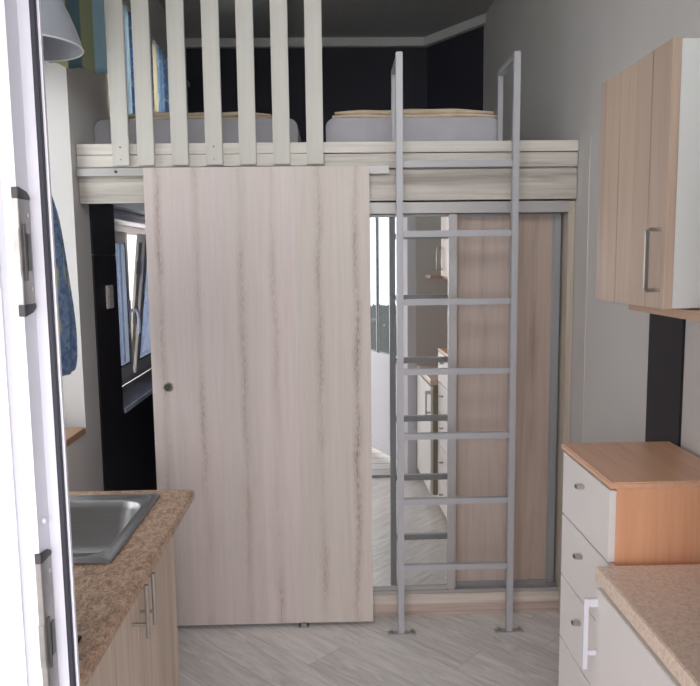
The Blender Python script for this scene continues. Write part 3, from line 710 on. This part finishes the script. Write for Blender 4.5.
# pendant lamp
LC = (-.781, 2.0, 2.206)
pn = thing('pendant_lamp', 'pale grey cone pendant lamp hanging over the sink', 'lamp', (LC[0], LC[1], ZC))
prof_o = [(.130, 0), (.125, .022), (.114, .055), (.100, .09), (.083, .125), (.062, .155), (.040, .178), (.024, .20)]
prof = prof_o + [(r - .0025, z) for r, z in prof_o[::-1]]
obj('lamp_shade', lathe(bmesh.new(), prof, LC, 56), 'shade', pn, smooth=True)
obj('shade_rim', lathe(bmesh.new(), [(.131, -.002), (.1325, 0), (.131, .002), (.1285, .002), (.1285, -.002)], LC, 56), 'rim', pn, smooth=True)
obj('lamp_holder', cyl(bmesh.new(), (LC[0], LC[1], LC[2] + .10), (LC[0], LC[1], LC[2] + .22), .018, 20), 'pvc', pn, smooth=True)
obj('bulb', lathe(bmesh.new(), [(.012, .105), (.022, .09), (.028, .07), (.026, .05), (.016, .035), (.001, .030)], LC, 24, close=False), 'rim', pn, smooth=True)
obj('cord', cyl(bmesh.new(), (LC[0], LC[1], LC[2] + .22), (LC[0], LC[1], ZC - .03), .003, 10), 'pvc', pn, smooth=True)
obj('ceiling_rose', cyl(bmesh.new(), (LC[0], LC[1], ZC - .03), (LC[0], LC[1], ZC), .05, 24), 'pvc', pn, smooth=True)

# ------------------------------------------------------------------ curtains
def curtain(name, path, z0, z1, mat, label, thick=.003, hem=None, zsteps=14):
    """cloth hanging along a wavy plan path; 'run' = length along the cloth"""
    me = bpy.data.meshes.new(name); verts = []; faces = []; run = []
    L = 0.; n = len(path)
    cum = [0.]
    for p, q in zip(path, path[1:]): cum.append(cum[-1] + math.dist(p, q))
    cx = sum(p[0] for p in path) / n; cy = sum(p[1] for p in path) / n
    for i, (x, y) in enumerate(path):
        for k in range(zsteps + 1):
            t = k / zsteps
            zb = z0 + (hem(cum[i]) if hem else 0)
            verts.append((x - cx, y - cy, zb + (z1 - zb) * t - z0)); run.append(cum[i])
    for i in range(n - 1):
        for k in range(zsteps):
            a_ = i * (zsteps + 1) + k; faces.append((a_, a_ + 1, a_ + zsteps + 2, a_ + zsteps + 1))
    me.from_pydata(verts, [], faces); me.materials.append(M[mat])
    at = me.attributes.new('run', 'FLOAT', 'POINT')
    for i, v in enumerate(run): at.data[i].value = v
    for p in me.polygons: p.use_smooth = True
    o = bpy.data.objects.new(name, me); COL.objects.link(o); o.location = (cx, cy, z0)
    m = o.modifiers.new('thickness', 'SOLIDIFY'); m.thickness = thick
    return tag(o, label, 'curtain')
def wavy(p, q, n, amp, waves, ph=0.):
    p, q = Vector(p), Vector(q); d = (q - p).normalized(); nn = Vector((-d.y, d.x))
    return [tuple(p.lerp(q, i / n) + nn * amp * math.sin(2 * math.pi * waves * i / n + ph)) for i in range(n + 1)]
path = wavy((-1.045, 2.845), (-.885, 3.03), 40, .003, 2.2)
curtain('curtain', path, 2.385, 2.80, 'striped', 'green and blue striped curtain gathered beside the lamp', hem=lambda u: .006 * math.sin(u * 60))
rod = thing('curtain_rod', 'thin white curtain rod above the kitchen window', 'curtain rod', (-.97, 2.3, 2.81))
obj('rod', cyl(bmesh.new(), (-.965, 1.45, 2.818), (-.965, 3.10, 2.818), .010, 14), 'trim', rod, smooth=True)
for y in (1.6, 3.06):
    obj('rod_bracket', boxes((XL, -.960, y - .006, y + .006, 2.804, 2.812), (XL, XL + .006, y - .02, y + .02, 2.78, 2.83)), 'trim', rod)
curtain('curtain', wavy((XL + .038, 3.665), (XL + .038, 4.40), 110, .016, 9), 2.30, 2.925, 'loft_cloth', 'beige and blue curtain on the loft, nearer the railing end')['group'] = 'striped curtains on the loft'
curtain('curtain', wavy((XL + .038, 4.42), (XL + .038, 4.95), 90, .014, 7), 2.30, 2.925, 'loft_cloth', 'mostly blue striped curtain on the loft, nearer the back wall')['group'] = 'striped curtains on the loft'

# blue curtain in the niche, drawn to one side
X = XL + .04
edge = [(2.735, 1.93), (2.80, 1.875), (2.85, 1.83), (2.895, 1.65), (2.945, 1.45), (2.952, 1.34), (2.925, 1.215)]
bm = bmesh.new(); rows = []
nw = 26
for j, (ye, z) in enumerate(edge):
    row = []
    for i in range(nw + 1):
        t = i / nw; y = 2.25 + (ye - 2.25) * t
        row.append(bm.verts.new((X + .012 * math.sin(t * 30 + j * .25) , y, z + (1 - t) * (.12 if j < 2 else 0) )))
    rows.append(row)
for A, B in zip(rows, rows[1:]):
    for i in range(nw): bm.faces.new((A[i], A[i + 1], B[i + 1], B[i]))
bc_ = obj('curtain', bm, 'blue_cloth', origin=(X, 2.6, 1.23), smooth=True)
bc_.modifiers.clear(); m = bc_.modifiers.new('smooth', 'SUBSURF'); m.levels = 2; m.render_levels = 2
m = bc_.modifiers.new('thickness', 'SOLIDIFY'); m.thickness = .003
tag(bc_, 'blue patterned curtain hanging in the window niche beside the door frame', 'curtain')

# ------------------------------------------------------------------ shrubs beyond the terrace, seen in the mirror
def shrub(x, y, h, r, seed, label):
    rnd = random.Random(seed); t = thing('shrub', label, 'shrub', (x, y, -.02))
    bm = bmesh.new()
    for _ in range(3200):
        a_ = rnd.random() * 6.283; zz = rnd.random(); rr = r * (rnd.random() ** .4) * math.sin(math.pi * (.12 + .80 * zz)) ** .6
        p = Vector((x + rr * math.cos(a_), y + rr * math.sin(a_), h * (.10 + .9 * zz)))
        d = Vector((rnd.gauss(0, 1), rnd.gauss(0, 1), rnd.gauss(0, .7))).normalized(); e_ = d.cross(Vector((rnd.random(), rnd.random(), rnd.random()))).normalized()
        l = .045 + .035 * rnd.random()
        vs = [bm.verts.new(p - d * l), bm.verts.new(p + e_ * l * .4), bm.verts.new(p + d * l), bm.verts.new(p - e_ * l * .4)]
        bm.faces.new(vs)
    obj('foliage', bm, 'leaf', t)
    st = bmesh.new()
    for k in range(5):
        a_ = k * 1.257; tube(st, [(x + .03 * math.cos(a_), y + .03 * math.sin(a_), -.02), (x + .12 * math.cos(a_), y + .12 * math.sin(a_), h * .4), (x + r * .6 * math.cos(a_), y + r * .6 * math.sin(a_), h * .8)], .012, 6)
    obj('stem', st, 'bark', t)
shrub(.95, -4.4, .92, .50, 3, 'dark green leafy shrub outside, seen in the mirror through the open door')
